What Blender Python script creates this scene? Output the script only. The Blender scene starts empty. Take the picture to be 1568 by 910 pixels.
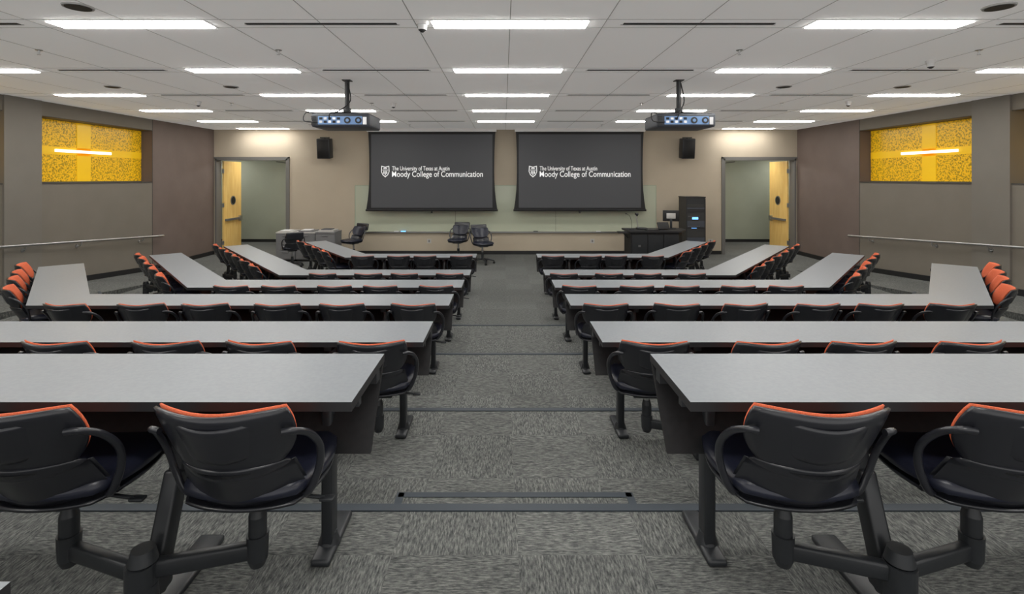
import bpy, bmesh, math, random
from mathutils import Vector, Matrix
random.seed(4)
D = bpy.data
SC = bpy.context.scene
COL = SC.collection

# ---------------------------------------------------------------- materials
def new_mat(name, col, rough=0.5, metal=0.0, emit=None, es=0.0, spec=None, coat=0.0):
    m = D.materials.new(name); m.use_nodes = True
    b = m.node_tree.nodes["Principled BSDF"]
    b.inputs["Base Color"].default_value = (*col, 1)
    b.inputs["Roughness"].default_value = rough
    b.inputs["Metallic"].default_value = metal
    if spec is not None: b.inputs["Specular IOR Level"].default_value = spec
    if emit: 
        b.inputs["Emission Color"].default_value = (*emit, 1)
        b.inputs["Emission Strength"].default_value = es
    if coat: b.inputs["Coat Weight"].default_value = coat
    return m

def noise_var(m, col1, col2, scale=(40, 40, 40), detail=3, lo=0.35, hi=0.65, bump=0.0):
    nt = m.node_tree; N = nt.nodes; L = nt.links
    b = N["Principled BSDF"]
    tc = N.new("ShaderNodeTexCoord"); mp = N.new("ShaderNodeMapping")
    mp.inputs["Scale"].default_value = scale
    no = N.new("ShaderNodeTexNoise"); no.inputs["Scale"].default_value = 1.0; no.inputs["Detail"].default_value = detail
    rp = N.new("ShaderNodeValToRGB")
    rp.color_ramp.elements[0].position = lo; rp.color_ramp.elements[1].position = hi
    rp.color_ramp.elements[0].color = (*col1, 1); rp.color_ramp.elements[1].color = (*col2, 1)
    L.new(tc.outputs["Object"], mp.inputs["Vector"]); L.new(mp.outputs[0], no.inputs["Vector"])
    L.new(no.outputs["Fac"], rp.inputs[0]); L.new(rp.outputs[0], b.inputs["Base Color"])
    if bump:
        bp = N.new("ShaderNodeBump"); bp.inputs["Strength"].default_value = bump; bp.inputs["Distance"].default_value = 0.005
        L.new(no.outputs["Fac"], bp.inputs["Height"]); L.new(bp.outputs[0], b.inputs["Normal"])
    return m

def carpet_mat():
    m = new_mat("carpet_tiles", (.1, .1, .1), 0.95, spec=0.1)
    nt = m.node_tree; N = nt.nodes; L = nt.links; b = N["Principled BSDF"]
    tc = N.new("ShaderNodeTexCoord")
    outs = []
    for sc in ((28, 140, 20), (140, 28, 20)):
        mp = N.new("ShaderNodeMapping"); mp.inputs["Scale"].default_value = sc
        no = N.new("ShaderNodeTexNoise"); no.inputs["Scale"].default_value = 1.0; no.inputs["Detail"].default_value = 4
        no.inputs["Roughness"].default_value = 0.7
        L.new(tc.outputs["Object"], mp.inputs["Vector"]); L.new(mp.outputs[0], no.inputs["Vector"])
        outs.append(no.outputs["Fac"])
    mpc = N.new("ShaderNodeMapping"); mpc.inputs["Scale"].default_value = (2, 2, 0); mpc.inputs["Location"].default_value = (0, 0, 0.5)
    ch = N.new("ShaderNodeTexChecker"); ch.inputs["Scale"].default_value = 1.0
    L.new(tc.outputs["Object"], mpc.inputs["Vector"]); L.new(mpc.outputs[0], ch.inputs["Vector"])
    mx = N.new("ShaderNodeMix"); mx.data_type = 'FLOAT'
    L.new(ch.outputs["Fac"], mx.inputs["Factor"]); L.new(outs[0], mx.inputs["A"]); L.new(outs[1], mx.inputs["B"])
    rp = N.new("ShaderNodeValToRGB"); e = rp.color_ramp.elements
    e[0].position = .34; e[0].color = (.050, .052, .053, 1)
    e[1].position = .70; e[1].color = (.255, .255, .240, 1)
    x = e.new(.5); x.color = (.122, .127, .122, 1)
    L.new(mx.outputs["Result"], rp.inputs[0])
    wn = N.new("ShaderNodeTexWhiteNoise"); wn.noise_dimensions = '3D'
    fl = N.new("ShaderNodeVectorMath"); fl.operation = 'FLOOR'
    L.new(mpc.outputs[0], fl.inputs[0]); L.new(fl.outputs[0], wn.inputs["Vector"])
    mr = N.new("ShaderNodeMapRange"); mr.inputs["To Min"].default_value = .92; mr.inputs["To Max"].default_value = 1.07
    L.new(wn.outputs["Value"], mr.inputs["Value"])
    mc = N.new("ShaderNodeMix"); mc.data_type = 'RGBA'; mc.blend_type = 'MULTIPLY'; mc.inputs["Factor"].default_value = 1
    L.new(rp.outputs[0], mc.inputs["A"]); L.new(mr.outputs["Result"], mc.inputs["B"])
    L.new(mc.outputs["Result"], b.inputs["Base Color"])
    bp = N.new("ShaderNodeBump"); bp.inputs["Strength"].default_value = .4; bp.inputs["Distance"].default_value = .003
    L.new(mx.outputs["Result"], bp.inputs["Height"]); L.new(bp.outputs[0], b.inputs["Normal"])
    return m

M = {}
M['carpet'] = carpet_mat()
M['nosing'] = new_mat("rubber_nosing", (.030, .040, .052), .6)
M['wall'] = noise_var(new_mat("taupe_wall_panel", (.2, .18, .15), .7), (.175, .155, .125), (.187, .166, .136), (2, 2, 2))
M['wall_dark'] = noise_var(new_mat("brown_wall_paint", (.15, .12, .11), .7), (.145, .110, .094), (.160, .122, .106), (2, 2, 2))
M['pilaster'] = noise_var(new_mat("grey_pilaster", (.2, .19, .17), .6), (.170, .154, .130), (.182, .166, .142), (2, 2, 2))
M['front'] = noise_var(new_mat("beige_front_wall", (.4, .35, .29), .75), (.45, .385, .295), (.47, .405, .31), (1.5, 1.5, 1.5))
M['corr'] = noise_var(new_mat("corridor_wall_paint", (.25, .27, .23), .7), (.30, .32, .25), (.33, .35, .28), (1, 1, 1))
M['seam'] = new_mat("panel_joint", (.06, .055, .05), .7)
M['base'] = new_mat("black_baseboard", (.012, .012, .013), .5)
M['ceil'] = noise_var(new_mat("ceiling_tile_fill_glow", (.8, .8, .8), .9, emit=(1, .985, .955), es=.14), (.86, .86, .85), (.90, .90, .89), (90, 90, 90))  # tiles are no lamp: faint even emission added as fill light
M['grid'] = new_mat("ceiling_grid", (.50, .50, .49), .7)
M['slot'] = new_mat("air_slot", (.03, .03, .03), .6)
M['glow'] = new_mat("light_lens", (1, 1, 1), .5, emit=(1.0, .98, .935), es=25)
M['white'] = new_mat("white_enamel", (.8, .8, .8), .4)
M['top'] = noise_var(new_mat("grey_laminate", (.2, .2, .2), .38), (.215, .232, .250), (.235, .252, .270), (60, 60, 60))
M['edge'] = new_mat("table_edge_band", (.016, .016, .018), .45)
M['metal'] = new_mat("black_powdercoat", (.018, .020, .023), .42)
M['panel'] = noise_var(new_mat("modesty_panel", (.02, .02, .02), .6, spec=.3), (.012, .012, .013), (.016, .016, .017), (30, 30, 30))
M['plastic'] = new_mat("black_plastic", (.017, .018, .023), .30, coat=.2)
M['vinyl'] = new_mat("navy_black_vinyl", (.013, .015, .028), .32)
M['orange'] = noise_var(new_mat("orange_fabric", (.7, .12, .05), .8), (.58, .10, .035), (.74, .15, .06), (220, 220, 220), bump=.2)
M['chrome'] = new_mat("brushed_steel", (.55, .55, .56), .3, 1.0)
M['steelgrey'] = new_mat("grey_door_frame", (.15, .145, .135), .5)
M['wood'] = noise_var(new_mat("yellow_maple_door", (.6, .35, .1), .4), (.80, .52, .16), (.88, .62, .22), (14, 14, 2.0), 5)
M['glassdark'] = new_mat("dark_glass", (.02, .02, .02), .1)
M['screen'] = new_mat("projected_grey", (.045, .046, .05), .6, emit=(.045, .047, .052), es=.3)
M['black'] = new_mat("screen_border", (.006, .006, .007), .6)
M['text'] = new_mat("projected_white", (.8, .8, .8), .6, emit=(1, 1, 1), es=.35)
M['board'] = new_mat("glass_marker_board", (.47, .50, .39), .10)
M['boardedge'] = new_mat("marker_board_edge", (.30, .38, .28), .3)
M['cab'] = new_mat("grey_cabinet", (.17, .17, .175), .5)
M['cabtop'] = new_mat("cabinet_top", (.46, .45, .43), .5)
M['blue'] = new_mat("blue_display", (.1, .3, .8), .4, emit=(.15, .45, 1), es=2.2)
M['ltblue'] = new_mat("projector_panel", (.12, .2, .32), .35, emit=(.15, .35, .8), es=.25)
M['proj'] = new_mat("projector_body", (.05, .056, .07), .5)
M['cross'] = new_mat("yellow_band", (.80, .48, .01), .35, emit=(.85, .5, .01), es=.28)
M['tube'] = new_mat("niche_light_reflection", (1, 1, 1), .5, emit=(1, .97, .85), es=1.0)  # ceiling-light reflection on the niche glass, built as a glowing bar
def speckle():
    m = new_mat("speckled_yellow_art_glass", (.6, .35, .02), .35)
    nt = m.node_tree; N = nt.nodes; L = nt.links; b = N["Principled BSDF"]
    tc = N.new("ShaderNodeTexCoord"); no = N.new("ShaderNodeTexNoise")
    no.inputs["Scale"].default_value = 30; no.inputs["Detail"].default_value = 5; no.inputs["Roughness"].default_value = .7
    rp = N.new("ShaderNodeValToRGB"); e = rp.color_ramp.elements
    e[0].position = .42; e[0].color = (.27, .15, .005, 1); e[1].position = .52; e[1].color = (.80, .46, .008, 1)
    L.new(tc.outputs["Object"], no.inputs["Vector"]); L.new(no.outputs["Fac"], rp.inputs[0])
    L.new(rp.outputs[0], b.inputs["Base Color"]); L.new(rp.outputs[0], b.inputs["Emission Color"])
    b.inputs["Emission Strength"].default_value = .25
    return m
M['speckle'] = speckle()

# ---------------------------------------------------------------- mesh builder
class MB:
    def __init__(s): s.v = []; s.f = []; s.m = []; s.s = []; s.mats = []
    def mi(s, k):
        if k not in s.mats: s.mats.append(k)
        return s.mats.index(k)
    def add(s, vs, fs, mat, smooth=False, T=None):
        o = len(s.v); i = s.mi(mat)
        for p in vs:
            p = Vector(p)
            if T is not None: p = T @ p
            s.v.append(tuple(p))
        for f in fs:
            s.f.append(tuple(a + o for a in f)); s.m.append(i); s.s.append(smooth)
    def box(s, x0, x1, y0, y1, z0, z1, mat, T=None):
        vs = [(x0,y0,z0),(x1,y0,z0),(x1,y1,z0),(x0,y1,z0),(x0,y0,z1),(x1,y0,z1),(x1,y1,z1),(x0,y1,z1)]
        s.add(vs, [(0,3,2,1),(4,5,6,7),(0,1,5,4),(1,2,6,5),(2,3,7,6),(3,0,4,7)], mat, False, T)
    def rbox(s, c, d, mat, r=.01, seg=2, T=None, R=None):
        bm = bmesh.new(); bmesh.ops.create_cube(bm, size=1)
        bmesh.ops.scale(bm, vec=d, verts=bm.verts)
        bmesh.ops.bevel(bm, geom=bm.edges[:], offset=r, segments=seg, profile=.5, affect='EDGES')
        bm.verts.index_update()
        X = Matrix.Translation(c)
        if R is not None: X = X @ R
        if T is not None: X = T @ X
        s.add([v.co[:] for v in bm.verts], [[v.index for v in f.verts] for f in bm.faces], mat, True, X)
        bm.free()
    def prism(s, poly, z0, z1, mat, sidemat=None, T=None):
        n = len(poly)
        z0f = z0 if callable(z0) else (lambda p: z0)
        z1f = z1 if callable(z1) else (lambda p: z1)
        vs = [(p[0], p[1], z0f(p)) for p in poly] + [(p[0], p[1], z1f(p)) for p in poly]
        area = sum(poly[i][0]*poly[(i+1)%n][1]-poly[(i+1)%n][0]*poly[i][1] for i in range(n))
        top = list(range(n, 2*n)); bot = list(range(n-1, -1, -1))
        if area < 0: top.reverse(); bot.reverse()
        s.add(vs, [top, bot], mat, False, T)
        sides = [(i, (i+1)%n, n+(i+1)%n, n+i) for i in range(n)]
        if area < 0: sides = [tuple(reversed(q)) for q in sides]
        s.add(vs, sides, sidemat or mat, False, T)
    def cyl(s, p0, p1, r0, mat, r1=None, n=14, T=None):
        p0 = Vector(p0); p1 = Vector(p1); r1 = r0 if r1 is None else r1
        d = (p1-p0).normalized(); a = d.orthogonal().normalized(); b = d.cross(a)
        vs = []
        for p, r in ((p0, r0), (p1, r1)):
            for i in range(n):
                t = 2*math.pi*i/n; vs.append(p + a*math.cos(t)*r + b*math.sin(t)*r)
        s.add(vs, [(i, (i+1)%n, n+(i+1)%n, n+i) for i in range(n)], mat, True, T)
        s.add(vs, [tuple(range(n-1, -1, -1)), tuple(range(n, 2*n))], mat, False, T)
    def tube(s, pts, r, mat, n=8, sub=5, T=None, flat=1.0):
        P = [Vector(p) for p in pts]; Q = []
        for i in range(len(P)-1):
            a = P[max(i-1, 0)]; b = P[i]; c = P[i+1]; d = P[min(i+2, len(P)-1)]
            for k in range(sub):
                t = k/sub
                Q.append(.5*((2*b)+(c-a)*t+(2*a-5*b+4*c-d)*t*t+(3*b-a-3*c+d)*t**3))
        Q.append(P[-1])
        t0 = (Q[1]-Q[0]).normalized(); u = t0.orthogonal().normalized(); vs = []
        for i, q in enumerate(Q):
            t = (Q[min(i+1, len(Q)-1)]-Q[max(i-1, 0)]).normalized()
            u = (u - t*u.dot(t)).normalized(); w = t.cross(u)
            for k in range(n):
                a = 2*math.pi*k/n; vs.append(q+u*math.cos(a)*r+w*math.sin(a)*r*flat)
        m = len(Q)
        fs = [(i*n+k, i*n+(k+1)%n, (i+1)*n+(k+1)%n, (i+1)*n+k) for i in range(m-1) for k in range(n)]
        s.add(vs, fs, mat, True, T)
        s.add(vs, [tuple(range(n-1, -1, -1)), tuple((m-1)*n+k for k in range(n))], mat, False, T)
    def mesh(s, name):
        me = D.meshes.new(name); me.from_pydata(s.v, [], s.f)
        for k in s.mats: me.materials.append(M[k])
        me.polygons.foreach_set("material_index", s.m)
        me.polygons.foreach_set("use_smooth", s.s)
        me.update(); return me
    def obj(s, name, loc=(0,0,0), rz=0, parent=None):
        return put(s.mesh(name), name, loc, rz, parent)

def put(me, name, loc=(0,0,0), rz=0, parent=None):
    o = D.objects.new(name, me); COL.objects.link(o); o.location = loc; o.rotation_euler = (0, 0, rz)
    if parent: o.parent = parent
    return o

# ---------------------------------------------------------------- layout constants
CZ = 2.20           # eye height above front floor
H = 3.59            # ceiling
WX = 8.40
YF = 14.6
YB = -1.5
SX = 6.9            # tiers end, ramps start
TZ = [.71, .42, .27, .13, 0, 0]
EDGE = [(2.30, 5.4, 3.9), (3.90, 4.9, 6.1), (5.56, 4.15, 8.6), (7.12, 3.5, 11.0)]
def ramp(y): return max(0.0, min(.71, .07*(12.1-y)))

# ---------------------------------------------------------------- floor
fl = MB()
fl.box(-12, 12, YB, 19, -.2, 0, 'carpet')
for (y0, xc, y1), z in zip(EDGE, TZ):
    poly = [(-SX, YB), (SX, YB), (SX, y1), (xc, y0), (-xc, y0), (-SX, y1)]
    fl.prism(poly, 0.001, z, 'carpet')
fl.box(-.6, .6, 2.28, 2.62, .3, .565, 'carpet')
for s in (-1, 1):
    ys = [YB, 1.957, 12.1]
    for a, b in zip(ys[:-1], ys[1:]):
        x0, x1 = sorted((s*SX, s*(WX+.3)))
        fl.prism([(x0, a), (x1, a), (x1, b), (x0, b)], -.1, lambda p: ramp(p[1])+.001, 'carpet')
fl.obj("floor")

ns = MB()
def strip(path, w, z, t=.010, drop=.04):
    n = len(path); outer = []; inner = []
    for i, p in enumerate(path):
        p = Vector(p)
        d1 = (Vector(path[i]) - Vector(path[i-1])).normalized() if i > 0 else None
        d2 = (Vector(path[i+1]) - Vector(path[i])).normalized() if i < n-1 else None
        d1 = d1 or d2; d2 = d2 or d1
        nn = (Vector((-d1.y, d1.x)) + Vector((-d2.y, d2.x))).normalized()
        c = nn.dot(Vector((-d1.y, d1.x)))
        outer.append(p + nn*.008); inner.append(p - nn*(w/c))
    ns.prism([tuple(q) for q in inner] + [tuple(q) for q in reversed(outer)], z-drop, z+t, 'nosing')
for (y0, xc, y1), z in zip(EDGE, TZ):
    strip([(-SX, y1), (-xc, y0), (xc, y0), (SX, y1)], .040, z, .006)
strip([(-.6, 2.62), (.6, 2.62)], .030, .565, .004)
strip([(-.6, 2.31), (-.6, 2.625)], .03, .565, .004); strip([(.6, 2.625), (.6, 2.31)], .03, .565, .004)
ns.obj("trim_1")

# ---------------------------------------------------------------- ceiling
ce = MB()
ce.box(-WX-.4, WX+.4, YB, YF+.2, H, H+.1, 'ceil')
ROWS = [.64+1.96*i for i in range(7)]
x = -.85*9
while x <= .85*9+.01:
    ce.box(x-.004, x+.004, YB, YF, H-.002, H+.01, 'grid'); x += .85
for y in ROWS:
    for d in (-.125, .125):
        ce.box(-WX, WX, y+d-.004, y+d+.004, H-.002, H+.01, 'grid')
for y in ROWS:
    for xx in (-5.1, -1.7, 1.7, 5.1):
        ce.box(xx-.68, xx+.68, y-.022, y+.022, H-.004, H+.01, 'slot')
        ce.box(xx-.70, xx+.70, y+.022, y+.032, H-.006, H+.01, 'grid')
ce.obj("ceiling")

li = MB()
li.box(-.705, .705, -.115, .115, -.006, 0.0, 'white')
li.box(-.69, .69, -.100, .100, -.014, -.005, 'glow')
lm = li.mesh("ceiling_light")
for y in ROWS:
    for xx in (-6.8, -3.4, 0, 3.4, 6.8):
        put(lm, "ceiling_light", (xx, y, H-.001))
for xx in (-6.8, 6.8): put(lm, "ceiling_light", (xx, 14.2, H-.001))

# small ceiling devices
sp = MB()
sp.cyl((0,0,0), (0,0,-.012), .11, 'grid', .105, 24); sp.cyl((0,0,-.012), (0,0,-.015), .09, 'slot', .09, 24)
spm = sp.mesh("ceiling_speaker")
for p in ((-3.5, 4.1), (3.95, 4.1), (-4.2, 7.7), (4.2, 7.7), (-6.0, 7.7), (6.0, 7.7), (-4.2, 11.3), (4.2, 11.3)):
    put(spm, "ceiling_speaker", (p[0], p[1], H))
dm = MB()
dm.cyl((0,0,0), (0,0,-.03), .055, 'white', .05, 20)
dm.cyl((0,0,-.03), (0,0,-.075), .042, 'white', .036, 20); dm.cyl((0,0,-.075), (0,0,-.095), .036, 'slot', .012, 20)
dmm = dm.mesh("smoke_detector")
for p in ((-.78, 4.5), (-2.1, 9.4), (5.0, 6.0), (-5.6, 9.2), (6.2, 9.2)):
    put(dmm, "smoke_detector", (p[0], p[1], H))
sk = MB()
sk.cyl((0,0,0), (0,0,-.008), .035, 'chrome', .03, 16); sk.cyl((0,0,-.008), (0,0,-.05), .009, 'chrome', .007, 8)
sk.cyl((0,0,-.05), (0,0,-.053), .018, 'chrome', .018, 12)
skm = sk.mesh("fire_sprinkler")
for yy in (5.5, 9.4, 13.2):
    for xx in (-5.1, -2.5, 2.5, 5.1): put(skm, "fire_sprinkler", (xx, yy, H))

# ---------------------------------------------------------------- side walls
def side_wall(s, name):
    w = MB()
    def bx(x0, x1, *a):
        a0, a1 = sorted((s*x0, s*x1)); w.box(a0, a1, *a)
    T0, T1 = WX, WX+.5
    Z0, Z1 = 2.11, 3.32
    bx(T0, T1, YB, 12.05, -.1, Z0, 'wall')
    bx(T0, T1, YB, 12.05, Z1, H, 'wall')
    bx(T0, T1, 12.05, YF+.2, -.1, H, 'wall_dark')
    bx(T0-.035, T1, 8.43, 9.12, -.1, H, 'pilaster')
    bx(T0, T1, YB, 4.2, Z0, Z1, 'wall')
    bx(T0+.30, T1, 4.2, 12.05, Z0, Z1, 'wall_dark')
    # joints
    for yy in (4.2, 12.04): bx(T0-.004, T0, yy-.008, yy+.008, 0, H, 'seam')
    for y0, y1 in ((4.2, 8.43), (9.12, 12.04)):
        bx(T0-.012, T0+.02, y0, y1, Z0-.02, Z0, 'seam')
        bx(T0-.004, T0, y0, y1, Z1, Z1+.01, 'seam')
    w.obj(name)
    b = MB()
    for ya, yb in ((YB, 1.957), (1.957, 12.1), (12.1, YF)):
        x0, x1 = sorted((s*(WX-.015), s*(WX+.01)))
        b.prism([(x0, ya), (x1, ya), (x1, yb), (x0, yb)], lambda p: ramp(p[1]), lambda p: ramp(p[1])+.11, 'base')
    b.box(*sorted((s*(WX-.05), s*(WX))), 8.42, 9.13, .2, .36, 'base')
    b.obj("baseboard_"+name.split("_")[1])
    for y0, y1 in ((4.2, 8.43), (9.12, 12.04)):
        g = MB()
        def gx(x0, x1, *a):
            a0, a1 = sorted((s*x0, s*x1)); g.box(a0, a1, *a)
        xg = WX+.26
        gx(xg, xg+.04, y0+.01, y1-.01, Z0+.0, Z1-.01, 'speckle')
        ym = y0 + (y1-y0)*.43
        gx(xg-.012, xg, ym-.17, ym+.17, Z0+.01, Z1-.01, 'cross')
        gx(xg-.012, xg, y0+.02, y1-.02, 2.65, 2.80, 'cross')
        gx(xg-.015, xg, y0+.01, y1-.01, Z0, Z0+.02, 'seam')
        gx(xg-.05, xg-.012, ym-.68, ym+.68, 2.70, 2.755, 'tube')  # bar standing in for the reflected ceiling light
        g.obj("yellow_art_glass_panel")
    # handrail
    h = MB()
    rz = lambda y: .80 + .0675*(12.26-y)
    xr = s*(WX-.10)
    h.cyl((xr, 12.26, rz(12.26)), (xr, 3.0, rz(3.0)), .021, 'chrome', n=12)
    h.tube([(xr, 12.25, rz(12.26)), (xr+s*.02, 12.31, rz(12.26)), (s*(WX-.01), 12.32, rz(12.3))], .021, 'chrome', 10)
    for yy in (11.6, 9.9, 8.75, 7.0, 5.2, 3.5):
        x_w = WX-.035 if 8.43 < yy < 9.12 else WX
        h.tube([(s*(x_w-.004), yy, rz(yy)-.09), (s*(WX-.08), yy, rz(yy)-.085), (xr, yy, rz(yy)-.02)], .009, 'chrome', 8)
        h.cyl((s*x_w, yy, rz(yy)-.09), (s*(x_w-.012), yy, rz(yy)-.09), .035, 'chrome', n=14)
    h.obj("handrail")
side_wall(-1, "wall_left"); side_wall(1, "wall_right")

# ---------------------------------------------------------------- front wall
DX0, DX1, DH = 6.27, 8.36, 2.755
fw = MB()
fw.box(-DX0, DX0, YF, YF+.2, 0, H, 'front')
for s in (-1, 1):
    a, b = sorted((s*DX0, s*(DX1))); fw.box(a, b, YF, YF+.2, DH, H, 'front')
    a, b = sorted((s*DX1, s*(WX+.1))); fw.box(a, b, YF, YF+.2, 0, H, 'front')
fw.obj("wall_front")
bb = MB(); bb.box(-DX0+.06, DX0-.06, YF-.015, YF+.005, 0, .10, 'base'); bb.obj("baseboard_front")
for s in (-1, 1):
    d = MB()
    def dx(x0, x1, *a):
        a0, a1 = sorted((s*x0, s*x1)); d.box(a0, a1, *a)
    dx(DX0, DX0+.05, YF-.03, YF+.23, 0, DH, 'steelgrey')
    dx(DX1-.05, DX1, YF-.03, YF+.23, 0, DH, 'steelgrey')
    dx(DX0, DX1, YF-.03, YF+.23, DH-.05, DH, 'steelgrey')
    dx(DX0-.05, DX0, YF-.03, YF-.001, 0, DH+.05, 'steelgrey')
    dx(DX0-.05, DX1+.03, YF-.03, YF-.001, DH, DH+.05, 'steelgrey')
    for xl, sg in ((DX1-.09, 1), (DX0+.10, -1)):
        dx(xl-.022, xl+.022, YF+.24, YF+1.22, .012, DH-.06, 'wood')
        xi = xl-.022 if sg > 0 else xl+.022
        k = -1 if sg > 0 else 1
        dx(min(xi, xi+k*.05), max(xi, xi+k*.05), YF+.30, YF+1.16, .93, .99, 'steelgrey')
        dx(min(xi, xi+k*.06), max(xi, xi+k*.06), YF+1.05, YF+1.17, .88, 1.04, 'chrome')
        d.cyl((s*xi, YF+.74, 1.52), (s*(xi+k*.012), YF+.74, 1.52), .14, 'steelgrey', n=24)
        d.cyl((s*(xi+k*.012), YF+.74, 1.52), (s*(xi+k*.016), YF+.74, 1.52), .11, 'glassdark', n=24)
        for zz in (.3, 1.4, 2.4): dx(xl-.03, xl+.03, YF+.225, YF+.245, zz-.06, zz+.06, 'chrome')
    d.cyl((s*(DX0+.13), YF+.3, DH-.12), (s*(DX0+.45), YF+.26, DH-.08), .015, 'steelgrey', n=8)
    d.obj("door_1" if s < 0 else "door_2")
    c = MB()
    def cx(x0, x1, *a):
        a0, a1 = sorted((s*x0, s*x1)); c.box(a0, a1, *a)
    cx(3.5, 11.5, 17.4, 17.6, 0, 3.0, 'corr')
    cx(11.3, 11.5, YF+.2, 17.6, 0, 3.0, 'corr')
    cx(3.5, 3.7, YF+.2, 17.6, 0, 3.0, 'corr')
    cx(8.9, 11.5, YF+.2, YF+.3, 0, 3.0, 'corr')
    cx(3.7, 11.3, 17.38, 17.4, 0, .1, 'base')
    c.cyl((s*7.0, 17.15, 0), (s*7.0, 17.15, 2.95), .3, 'corr', n=24)
    c.obj("wall_corridor")
    cc = MB(); a, b = sorted((s*3.5, s*11.5)); cc.box(a, b, YF+.2, 17.6, 2.95, 3.05, 'ceil'); cc.obj("ceiling_corridor")
    put(lm, "ceiling_light", (s*7.25, 15.7, 2.949)); put(lm, "ceiling_light", (s*9.6, 16.6, 2.949))  # unseen corridor lights, added to brighten the corridor and door leaves

# marker board + tray
mb = MB()
mb.box(-4.32, 4.32, YF-.02, YF-.002, .66, 1.97, 'board')
mb.box(-4.335, 4.335, YF-.024, YF-.002, 1.97, 1.985, 'boardedge')
for xx in (-4.3275, 4.3275): mb.box(xx-.0075, xx+.0075, YF-.024, YF-.002, .66, 1.97, 'boardedge')
for xx in (-1.44, 1.44): mb.box(xx-.004, xx+.004, YF-.021, YF-.018, .66, 1.97, 'seam')
mb.obj("marker_board")
tr = MB(); tr.box(-4.34, 4.34, YF-.075, YF-.021, .625, .655, 'chrome')
for xx, cc in ((-3.2, 'white'), (-3.0, 'blue'), (-1.2, 'black'), (2.6, 'white'), (.8, 'black')):
    tr.box(xx, xx+.13, YF-.06, YF-.04, .655, .675, cc)
tr.obj("marker_tray")

# ---------------------------------------------------------------- projection screens
def screen(x0, x1):
    e = D.objects.new("projection_screen", None); COL.objects.link(e); xc = (x0+x1)/2; w = (x1-x0)
    e.location = (xc, 14.28, 0)
    b = MB(); zt, zb = H, 1.29; hw = w/2
    vs = lambda y, pts: [(p[0], y, p[1]) for p in pts]
    def plate(y, th, pts, mat):
        n = len(pts); v = vs(y, pts)+vs(y+th, pts)
        b.add(v, [tuple(range(n)), tuple(reversed(range(n, 2*n)))]+[(i, n+i, n+(i+1)%n, (i+1)%n) for i in range(n)], mat)
    prof = []
    for i in range(9):
        t = i/8; prof.append((hw+.09*(abs(2*t-1)**2.2)*(1 if t > .5 else .35), zt-.08-(zt-zb-.08)*t))
    pts = [(-p[0], p[1]) for p in prof]+[(p[0], p[1]) for p in reversed(prof)]
    plate(0, .006, pts, 'black')
    plate(-.004, .003, [(-hw+.05, zt-.16), (-hw+.05, zb+.07), (hw-.05, zb+.07), (hw-.05, zt-.16)], 'screen')
    b.cyl((-hw-.10, 0, zb), (hw+.10, 0, zb), .028, 'black', n=12)
    b.cyl((-.02, 0, zb-.05), (.02, 0, zb-.05), .03, 'black', n=10)
    b.box(-hw-.06, hw+.06, -.07, .09, H-.09, H-.001, 'white')
    b.obj("screen_fabric", parent=e)
    s = 14.28/776
    def txt(body, lx, z, width, cap, nm, bold):
        cu = D.curves.new(nm, 'FONT'); cu.body = body; cu.offset = bold
        o = D.objects.new(nm, cu); COL.objects.link(o)
        dg = bpy.context.evaluated_depsgraph_get(); dg.update()
        me = D.meshes.new_from_object(o.evaluated_get(dg)); D.objects.remove(o)
        xs = [v.co.x for v in me.vertices]; x0 = min(xs); k = width/(max(xs)-x0)
        ky = cap/.73
        for v in me.vertices: v.co = ((v.co.x-x0)*k, -v.co.z, v.co.y*ky)
        me.materials.clear(); me.materials.append(M['text'])
        put(me, nm, (lx, -.008, z), 0, e)
    lx = -hw + .64
    txt("The University of Texas at Austin", lx, 2.20+11.5*s, 1.62, .125, "title_line_1", .006)
    txt("Moody College of Communication", lx, 2.20+1.8*s, 2.56, .165, "title_line_2", .008)
    sh = MB(); cx_, cz_ = lx-.19, 2.20+10*s
    def shield(k, y, mat):
        p = [(-.11*k, .16*k), (0, .13*k), (.11*k, .16*k), (.12*k, 0), (.08*k, -.10*k), (0, -.17*k), (-.08*k, -.10*k), (-.12*k, 0)]
        v = [(cx_+q[0], y, cz_+q[1]) for q in p]; sh.add(v, [tuple(reversed(range(8)))], mat)
    shield(1, -.006, 'text'); shield(.82, -.0065, 'screen')
    sh.box(cx_-.08, cx_+.08, -.0075, -.007, cz_+.03, cz_+.045, 'text')
    sh.box(cx_-.05, cx_+.05, -.0075, -.007, cz_+.07, cz_+.10, 'text')
    sh.box(cx_-.055, cx_-.025, -.0075, -.007, cz_-.07, cz_+.01, 'text'); sh.box(cx_+.025, cx_+.055, -.0075, -.007, cz_-.07, cz_+.01, 'text')
    sh.box(cx_-.012, cx_+.012, -.0075, -.007, cz_-.11, cz_+.01, 'text')
    sh.obj("shield_emblem", parent=e)
screen(-3.84, -.32); screen(.32, 3.86)

# wall speakers
for xx in (-5.1, 5.12):
    s_ = MB()
    s_.rbox((0, -.30, 0), (.36, .30, .56), 'metal', .02, 2, R=Matrix.Rotation(.12, 4, 'X'))
    s_.rbox((0, -.445, -.02), (.31, .02, .50), 'black', .008, 1, R=Matrix.Rotation(.12, 4, 'X'))
    s_.box(-.05, .05, -.16, -.002, .05, .11, 'metal'); s_.box(-.09, .09, -.012, 0, -.02, .2, 'metal')
    s_.box(-.13, .13, -.33, -.27, .29, .32, 'metal'); s_.cyl((0, -.2, .1), (0, -.3, .3), .02, 'metal', n=8)
    s_.obj("wall_speaker", (xx, YF-.001, 3.03))

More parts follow.
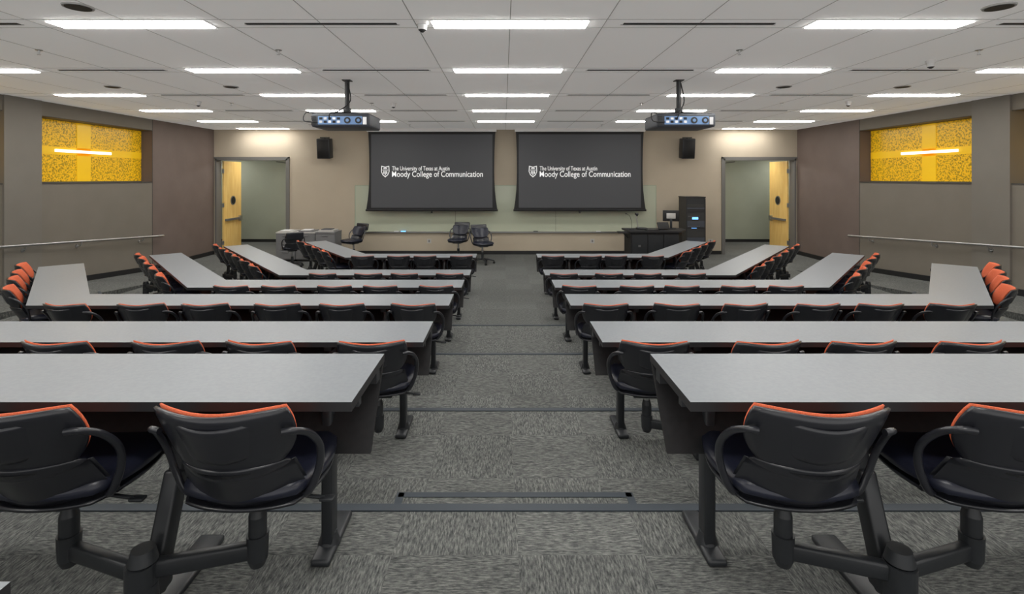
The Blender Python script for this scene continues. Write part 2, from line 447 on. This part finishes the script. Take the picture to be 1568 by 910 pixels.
# ---------------------------------------------------------------- projectors
def projector(x, y):
    p = MB()
    p.rbox((0, 0, -.60), (.80, .62, .19), 'proj', .03, 3)
    p.box(-.30, .30, -.316, -.309, -.66, -.55, 'ltblue')
    for i in range(5):
        for j in range(2):
            p.box(-.28+.06*i, -.24+.06*i, -.322, -.314, -.64+.045*j, -.61+.045*j, 'black' if (i+j) % 2 else 'chrome')
    for xx in (.10, .25):
        p.cyl((xx, -.31, -.605), (xx, -.324, -.605), .045, 'slot', n=18); p.cyl((xx, -.324, -.605), (xx, -.328, -.605), .022, 'ltblue', n=12)
    for i in range(6): p.box(-.395, -.33, -.318, -.31, -.67+.022*i, -.66+.022*i, 'slot')
    p.box(.31, .36, -.318, -.31, -.66, -.56, 'chrome')
    p.cyl((0, .30, -.6), (0, .40, -.6), .075, 'metal', n=20); p.cyl((0, .40, -.6), (0, .405, -.6), .06, 'glassdark', n=20)
    p.box(-.06, .06, -.06, .06, -.012, 0, 'metal'); p.cyl((0,0,0), (0,0,-.42), .034, 'metal', n=14)
    p.rbox((0,0,-.43), (.09,.09,.07), 'metal', .01)
    for sx in (-1, 1):
        for sy in (-1, 1): p.cyl((0, 0, -.45), (sx*.25, sy*.2, -.51), .011, 'metal', n=8)
    p.box(-.27, .27, -.22, .22, -.515, -.503, 'metal')
    p.tube([(.02,-.03,-.05), (.06,-.05,-.3), (-.05,-.2,-.46), (-.12,-.36,-.52), (-.14,-.33,-.6)], .008, 'black', 6)
    p.tube([(-.37,-.2,-.5), (-.47,-.3,-.5), (-.47,-.36,-.62), (-.3,-.33,-.63)], .007, 'black', 6)
    p.obj("ceiling_projector", (x, y, H-.001))
projector(-2.28, 7.2); projector(2.43, 7.2)

# ---------------------------------------------------------------- chair mesh
def squircle(a, b, k=.42):
    return a*math.sqrt(1-k*b*b), b*math.sqrt(1-k*a*a)

def chair_top(c, arms=True):
    """upper part; faces +y, column on origin."""
    def pad(w, d, z0, z1, yc, mat, dome=.0, k=.35):
        n = 12; vs = []; 
        for lay in (0, 1):
            for i in range(n+1):
                for j in range(n+1):
                    a, b = -1+2*i/n, -1+2*j/n
                    px, py = squircle(a, b, k)
                    rr = max(abs(a), abs(b)); ed = max(0, (rr-.75)/.25)
                    z = (z1 + dome*(px*px*.6) - .022*ed**2 - .02*max(0, py-.5)) if lay else (z0 + .015*ed**2 )
                    vs.append((px*w/2, yc+py*d/2, z))
        N1 = (n+1)*(n+1); fs = []
        for i in range(n):
            for j in range(n):
                q = i*(n+1)+j
                fs.append((q, q+1, q+n+2, q+n+1)); r = q+N1; fs.append((r, r+n+1, r+n+2, r+1))
        ring = [(i, 0) for i in range(n)]+[(n, j) for j in range(n)]+[(n-i, n) for i in range(n)]+[(0, n-j) for j in range(n)]
        ids = [i*(n+1)+j for i, j in ring]
        for t in range(len(ids)):
            a, b = ids[t], ids[(t+1) % len(ids)]; fs.append((a, b, b+N1, a+N1))
        c.add(vs, fs, mat, True)
    pad(.46, .46, .460, .515, .07, 'vinyl', .02)
    pad(.445, .445, .438, .465, .062, 'plastic', .0)
    def back(w, h, zc, off, th, mat, k=.34, wb=0.0, n=18, m=10, wave=.01):
        vs = []
        for lay in (0, 1):
            for i in range(n+1):
                for j in range(m+1):
                    a, b = -1+2*i/n, -1+2*j/m
                    px, pz = squircle(a, b, k if b < 0 else k*.6)
                    z = zc + pz*h/2 - wave*math.cos(px*3.0)*max(0, pz) - .012*max(0, -pz)*px*px*-1
                    wd = w*(1 - wb*(1-pz)*.5)
                    rr = max(abs(a), abs(b)); ed = max(0, (rr-.8)/.2)
                    y = -.255 - .42*(z-.72) + .085*(px*px) + off
                    y += th*(1-.35*ed*ed) if lay else th*.25*ed*ed
                    vs.append((px*wd/2, y, z))
        N1 = (n+1)*(m+1); fs = []
        for i in range(n):
            for j in range(m):
                q = i*(m+1)+j
                fs.append((q, q+m+1, q+m+2, q+1)); r = q+N1; fs.append((r, r+1, r+m+2, r+m+1))
        ring = [(i, 0) for i in range(n)]+[(n, j) for j in range(m)]+[(n-i, m) for i in range(n)]+[(0, m-j) for j in range(m)]
        ids = [i*(m+1)+j for i, j in ring]
        for t in range(len(ids)):
            a, b = ids[t], ids[(t+1) % len(ids)]; fs.append((a, a+N1, b+N1, b))
        c.add(vs, fs, mat, True)
    back(.444, .246, .698, .006, .020, 'orange', wb=.20, wave=.009)
    back(.458, .246, .695, -.016, .031, 'plastic', wb=.20, wave=.009)
    back(.36, .14, .712, -.028, .016, 'plastic', wb=.16)
    back(.37, .05, .592, -.024, .03, 'plastic', wb=.08, wave=0)
    n = 14; vs = []
    for lay in (0, 1):
        for i in range(n+1):
            for j in range(6):
                a = -1+2*i/n; t = j/5
                z = .44+.16*t; w = .42-.05*t
                y = -.155-.06*t**1.5+.10*a*a - lay*.016 + .03*(1-t)**2
                vs.append((a*w/2, y, z))
    N1 = (n+1)*6; fs = []
    for i in range(n):
        for j in range(5):
            q = i*6+j; fs.append((q, q+1, q+7, q+6)); r = q+N1; fs.append((r, r+6, r+7, r+1))
    for i in range(n):
        for j in (0, 5):
            q = i*6+j; fs.append((q, q+6, q+6+N1, q+N1))
    c.add(vs, fs, 'plastic', True)
    if arms:
        for s in (-1, 1):
            c.tube([(s*.190, -.225, .735), (s*.220, -.215, .735), (s*.245, -.165, .705), (s*.258, -.115, .650), (s*.255, -.085, .59),
                    (s*.238, -.075, .52), (s*.20, -.07, .452), (s*.12, -.03, .435)], .0105, 'plastic', 8, 5, flat=1.25)
    c.rbox((0, .03, .418), (.20, .22, .035), 'metal', .008)

HS = .33
def swing_chair(side):
    c = MB(); chair_top(c)
    c.tube([(.10, .0, .41), (.18, .0, .40), (.235, .0, .395)], .007, 'metal', 6)
    c.rbox((.245, 0, .393), (.05, .03, .012), 'metal', .004)
    c.v = [(x, y, z-.022) for x, y, z in c.v]
    c.cyl((0,0,.40), (0,0,.31), .018, 'chrome', n=14)
    c.cyl((0,0,.34), (0,0,.31), .022, 'metal', .030, n=16)
    c.cyl((0,0,.31), (0,0,.23), .030, 'metal', .030, n=16)
    c.cyl((0,0,.245), (0,0,.16), .037, 'metal', .034, n=16); c.cyl((0,0,.16), (0,0,.135), .034, 'metal', .024, n=16)
    hx, hy = side*HS, -.10
    L = math.hypot(hx, hy); ang = math.atan2(hy, hx)
    c.rbox((hx*.5, hy*.5, .190), (L, .038, .055), 'metal', .008, 2, R=Matrix.Rotation(ang, 4, 'Z'))
    c.cyl((hx, hy, .15), (hx, hy, .22), .045, 'metal', n=18)
    return c.mesh("swivel_chair")
CH = {1: swing_chair(1), -1: swing_chair(-1)}

# ---------------------------------------------------------------- rows of tables
DEPTH = .47; TH = .735
def table_row(s, pts, fz, hubs, legs, name="lecture_table"):
    P = [Vector(p) for p in pts]; n = len(P)
    def off(o):
        out = []
        for i in range(n):
            d1 = (P[i]-P[i-1]).normalized() if i > 0 else (P[1]-P[0]).normalized()
            d2 = (P[i+1]-P[i]).normalized() if i < n-1 else d1
            n1 = Vector((-d1.y, d1.x)); n2 = Vector((-d2.y, d2.x)); nn = (n1+n2).normalized()
            out.append(P[i]+nn*(o/nn.dot(n1)))
        return out
    far, near = off(DEPTH/2), off(-DEPTH/2)
    mm = MB(); mir = lambda q: (s*q[0], q[1])
    poly = [mir(q) for q in near]+[mir(q) for q in reversed(far)]
    mm.prism(poly, fz+TH-.032, fz+TH, 'top', 'edge')
    a1, a2 = off(.15), off(.10)
    mm.prism([mir(q) for q in a2]+[mir(q) for q in reversed(a1)], fz+TH-.075, fz+TH-.032, 'metal')
    b1, b2 = off(-.12), off(-.15)
    mm.prism([mir(q) for q in b2]+[mir(q) for q in reversed(b1)], fz+TH-.055, fz+TH-.032, 'metal')
    t1, t2 = off(.225), off(.205); l1, l2 = off(.02), off(.005)
    for i in range(n-1):
        vs = []
        for a, z in ((t1, TH-.033), (t2, TH-.033), (l2, .43), (l1, .43)):
            for k in (i, i+1): q = a[k]; vs.append((s*q.x, q.y, fz+z))
        mm.add(vs, [(0,1,3,2),(2,3,5,4),(4,5,7,6),(6,7,1,0),(0,2,4,6),(1,7,5,3)], 'panel')
    def frame(seg, d):
        a, b = P[seg], P[seg+1]; u = (b-a).normalized(); v = Vector((-u.y, u.x))
        o = a+u*d
        Mx = Matrix(((u.x, v.x, 0, o.x), (u.y, v.y, 0, o.y), (0, 0, 1, fz), (0, 0, 0, 1)))
        if s < 0: Mx = Matrix.Diagonal((-1, 1, 1, 1)) @ Mx
        return Mx
    for seg, d in legs:
        T = frame(seg, d)
        mm.rbox((0, .10, .36), (.045, .075, .66), 'metal', .010, 2, T)
        mm.rbox((0, .10, .66), (.05, .30, .045), 'metal', .008, 2, T)
        mm.rbox((0, .14, .016), (.075, .30, .028), 'metal', .010, 2, T)
        mm.cyl((0, .10, .02), (0, .10, .07), .045, 'metal', .03, 12, T)
    for seg, d in hubs:
        T = frame(seg, d)
        mm.rbox((0, -.07, .016), (.10, .42, .028), 'metal', .010, 2, T)
        mm.cyl((0, -.265, .02), (0, -.265, .148), .050, 'metal', .043, 18, T)
        mm.cyl((0, -.265, .224), (0, -.265, .265), .045, 'metal', .035, 18, T)
        mm.cyl((0, -.265, .10), (0, -.265, .26), .028, 'metal', .028, 12, T)
        mm.rbox((0, -.22, .12), (.07, .12, .09), 'metal', .012, 2, T)
        mm.rbox((0, -.155, .25), (.06, .075, .38), 'metal', .012, 2, T, Matrix.Rotation(-.36, 4, 'X'))
        mm.rbox((0, -.045, .55), (.055, .07, .34), 'metal', .012, 2, T, Matrix.Rotation(-.20, 4, 'X'))
        mm.rbox((0, 0, .675), (.055, .34, .045), 'metal', .008, 2, T)
    return mm.obj(name)

def put_chair(s, pts, fz, seg, d, side, jit):
    P = [Vector(p) for p in pts]; a, b = P[seg], P[seg+1]; u = (b-a).normalized(); v = Vector((-u.y, u.x))
    o = a+u*d - v*(DEPTH/2-.07)
    ang = math.atan2(u.y, u.x)
    me = CH[side*s]
    put(me, "swivel_chair", (s*o.x, o.y, fz), (ang if s > 0 else -ang)+jit)

AX = .57
rows = [
 ([(AX, 1.94), (3.7, 1.94)], TZ[0], [.92, 1.58, 2.20, 2.86], []),
 ([(AX, 3.455), (4.75, 3.455)], TZ[1], [.87, 1.53, 2.11, 2.77, 3.36, 4.02], []),
 ([(AX, 4.975), (4.42, 4.975), (6.12, 6.95)], TZ[2], [.87, 1.53, 2.12, 2.78, 3.36, 4.02], [.75, 1.4, 2.0, 2.5]),
 ([(AX, 6.40), (3.80, 6.40), (5.98, 8.88)], TZ[3], [.86, 1.52, 2.07, 2.73, 3.3], [.75, 1.4, 2.0, 2.6, 3.15]),
 ([(AX, 7.86), (3.32, 7.86), (5.87, 11.0)], TZ[4], [.85, 1.51, 2.06, 2.72], [.75, 1.4, 2.05, 2.7, 3.3, 3.9]),
 ([(AX, 9.55), (2.85, 9.55), (4.40, 11.7)], TZ[5], [.84, 1.50, 2.0, 2.6], [.6, 1.2, 1.8, 2.4]),
]
for ri, (pts, fz, mx, wx) in enumerate(rows):
    for s in (-1, 1):
        hubs = []; legs = [(0, .19)]
        if ri == 0: legs.append((0, 3.0))
        L0 = (Vector(pts[1])-Vector(pts[0])).length
        for grp, seg in ((([m-AX for m in mx]), 0), (wx, 1)):
            i = 0
            while i < len(grp):
                if i+1 < len(grp):
                    h = (grp[i]+grp[i+1])/2; hubs.append((seg, h))
                    for d, sd in ((h-HS, 1), (h+HS, -1)):
                        put_chair(s, pts, fz, seg, d, sd, random.uniform(-.10, .10) * (.35 if ri == 0 else 1))
                    i += 2
                else:
                    hubs.append((seg, grp[i]+HS))
                    put_chair(s, pts, fz, seg, grp[i], 1, 0); i += 1
        if len(pts) > 2:
            Lw = (Vector(pts[2])-Vector(pts[1])).length; legs.append((1, Lw-.15)); legs.append((0, L0-.1))
        table_row(s, pts, fz, hubs, legs)
tb = [(.98, .712), (3.4, .712)]
table_row(-1, tb, TZ[0], [], [(0, .2), (0, 2.1)])

# ---------------------------------------------------------------- office chairs at the front
def office():
    c = MB(); chair_top(c)
    c.rbox((0, -.29, .80), (.40, .05, .18), 'plastic', .022, 3, R=Matrix.Rotation(.2, 4, 'X'))
    c.cyl((0,0,.42), (0,0,.25), .02, 'chrome', n=12); c.cyl((0,0,.27), (0,0,.09), .03, 'metal', n=14)
    for i in range(5):
        a = 2*math.pi*i/5+.3; dx, dy = math.cos(a), math.sin(a)
        c.tube([(0,0,.11), (dx*.12, dy*.12, .105), (dx*.27, dy*.27, .07)], .018, 'metal', 8, 3)
        c.cyl((dx*.27, dy*.27, .08), (dx*.27, dy*.27, .05), .012, 'metal', n=8)
        nx, ny = -dy, dx
        for k in (-1, 1):
            q = Vector((dx*.27+nx*.014*k, dy*.27+ny*.014*k, .0265))
            c.cyl(q-Vector((nx,ny,0))*.009, q+Vector((nx,ny,0))*.009, .026, 'black', n=12)
    me = c.mesh("office_chair")
    for i, m in enumerate(me.materials):
        if m == M['orange']: me.materials[i] = M['vinyl']
    return me
OC = office()
for x, y, r, z in ((-1.28, 13.7, 2.9, 1.1), (-.60, 13.0, 3.5, 1.1), (-4.08, 13.6, 2.6, 1.08), (-5.25, 12.45, .6, 1.0)):
    o = put(OC, "office_chair", (x, y, 0), r); o.scale = (z, z, z)

# ---------------------------------------------------------------- grey cabinets
cb = MB()
for i in range(3):
    x0 = -.78+i*.52
    cb.box(x0, x0+.505, 0, .55, .06, .74, 'cab'); cb.box(x0+.02, x0+.485, .03, .53, 0, .06, 'base')
    cb.box(x0-.004, x0+.509, -.02, .56, .74, .775, 'cabtop' if i < 2 else 'cab')
    for k in range(3):
        cb.box(x0+.02, x0+.485, -.012, 0, .09+k*.215, .29+k*.215, 'cab'); cb.box(x0+.17, x0+.33, -.03, -.012, .24+k*.215, .255+k*.215, 'chrome')
    cb.box(x0+.05, x0+.45, .05, .45, .775, .80+.01*i, 'cabtop' if i != 1 else 'cab')
cb.box(-.70, -.45, .10, .35, .80, .812, 'white'); cb.box(-.16, .08, .08, .36, .81, .825, 'white'); cb.box(.36, .62, .12, .40, .82, .84, 'proj')
cb.obj("storage_cabinet", (-5.25, 13.3, 0), 0)

# ---------------------------------------------------------------- lectern desk
lc = MB()
lc.prism([(-.74,-.35), (.55,-.35), (.80,.05), (.80,.42), (-.74,.42)], .86, .90, 'edge')
lc.prism([(-.68,-.28), (.50,-.28), (.72,.08), (.72,.38), (-.68,.38)], .05, .86, 'panel')
lc.prism([(-.64,-.24), (.46,-.24), (.68,.08), (.68,.34), (-.64,.34)], 0, .05, 'base')
for xx in (-.64, -.25, .14): lc.box(xx, xx+.36, -.295, -.28, .10, .80, 'metal')
lc.box(-.50, -.44, -.31, -.295, .5, .55, 'chrome')
lc.box(-.95, -.66, -.25, .05, .83, .855, 'edge'); lc.cyl((-.82,-.1,.83), (-.70,-.1,.70), .015, 'metal', n=8)
lc.obj("lectern_desk", (3.75, 12.75, 0))
mo = MB()
mo.rbox((0, 0, .33), (.40, .045, .28), 'black', .01); mo.box(-.18, .18, -.026, -.0225, .21, .45, 'slot')
mo.rbox((0, .03, .13), (.06, .03, .22), 'metal', .008); mo.rbox((0, .02, .012), (.24, .18, .022), 'metal', .008)
mo.rbox((0, .026, .33), (.22, .02, .14), 'cabtop', .006)
mo.obj("computer_monitor", (4.22, 12.95, .90), 2.9)
mo2 = MB()
mo2.rbox((0, 0, .10), (.30, .03, .19), 'black', .008, R=Matrix.Rotation(-.5, 4, 'X')); mo2.rbox((0, .03, .012), (.2, .14, .022), 'metal', .008)
mo2.box(-.11, .11, -.045, .02, .02, .03, 'cabtop')
mo2.obj("touch_panel", (3.95, 12.72, .90), .2)
dc = MB()
dc.rbox((0,0,.02), (.26,.22,.035), 'metal', .01); dc.cyl((-.08,.05,.03), (-.14,.06,.36), .012, 'chrome', n=10)
dc.rbox((-.13,.02,.38), (.06,.16,.05), 'metal', .012); dc.cyl((-.13,-.03,.36), (-.13,-.03,.33), .02, 'black', n=10)
dc.obj("document_camera", (3.45, 12.85, .90))
mc = MB(); mc.cyl((0,0,0), (0,0,.02), .05, 'metal', n=16); mc.tube([(0,0,.02), (0,0,.2), (-.05,-.03,.34), (-.13,-.06,.40)], .005, 'metal', 6); mc.cyl((-.13,-.06,.40), (-.17,-.075,.41), .011, 'black', n=10)
mc.obj("gooseneck_microphone", (3.15, 12.7, .90))
kb = MB(); kb.rbox((0,0,.01), (.36,.13,.018), 'black', .006); kb.box(-.165,.165,-.05,.05,.0185,.021,'slot'); kb.obj("keyboard", (3.62, 12.52, .90), .05)

# equipment rack
rk = MB()
rk.box(-.26, .26, -.02, .55, .05, 1.66, 'metal'); rk.box(-.24, .24, 0, .53, 0, .05, 'base'); rk.box(-.27, .27, -.03, .56, 1.66, 1.69, 'edge')
z = .12; k = 0
for hgt in (.26, .09, .13, .18, .045, .045, .18, .09, .13, .09, .045, .09):
    rk.box(-.235, .235, -.032, -.02, z, z+hgt-.008, ('slot', 'edge', 'proj', 'slot')[k % 4])
    if k in (1, 2, 6, 8):
        for j in range(8): rk.box(-.20+.04*j, -.185+.04*j, -.036, -.032, z+.02, z+.03, 'chrome')
    z += hgt; k += 1
rk.box(-.10, .06, -.037, -.032, 1.08, 1.14, 'blue'); rk.box(-.12, .02, -.036, -.032, .84, .850, 'blue')
for xx in (-.25, .25): rk.box(xx-.012, xx+.012, -.036, -.02, .08, 1.64, 'edge')
rk.obj("equipment_rack", (5.13, 13.7, 0))

wo = MB()
for xx in (-2.2, 2.5, 5.9): wo.box(xx-.06, xx+.06, YF-.008, YF-.001, .32, .44, 'cabtop'); wo.box(xx-.02, xx+.02, YF-.010, YF-.008, .35, .41, 'cab')
wo.obj("wall_outlet")

# ---------------------------------------------------------------- camera, world
cam = D.cameras.new("camera"); co = D.objects.new("camera", cam); COL.objects.link(co)
co.location = (-.059, 0, CZ); co.rotation_euler = (math.pi/2, 0, 0)
cam.sensor_width = 36; cam.lens = 36*776/1568; cam.shift_x = 13/1568; cam.shift_y = -182.5/1568
cam.clip_start = .02
SC.camera = co
w = D.worlds.new("world"); SC.world = w; w.use_nodes = True
w.node_tree.nodes["Background"].inputs[0].default_value = (1, .985, .96, 1)
w.node_tree.nodes["Background"].inputs[1].default_value = 1.15
SC.view_settings.view_transform = 'Standard'
SC.view_settings.look = 'None'
SC.view_settings.exposure = 0.03
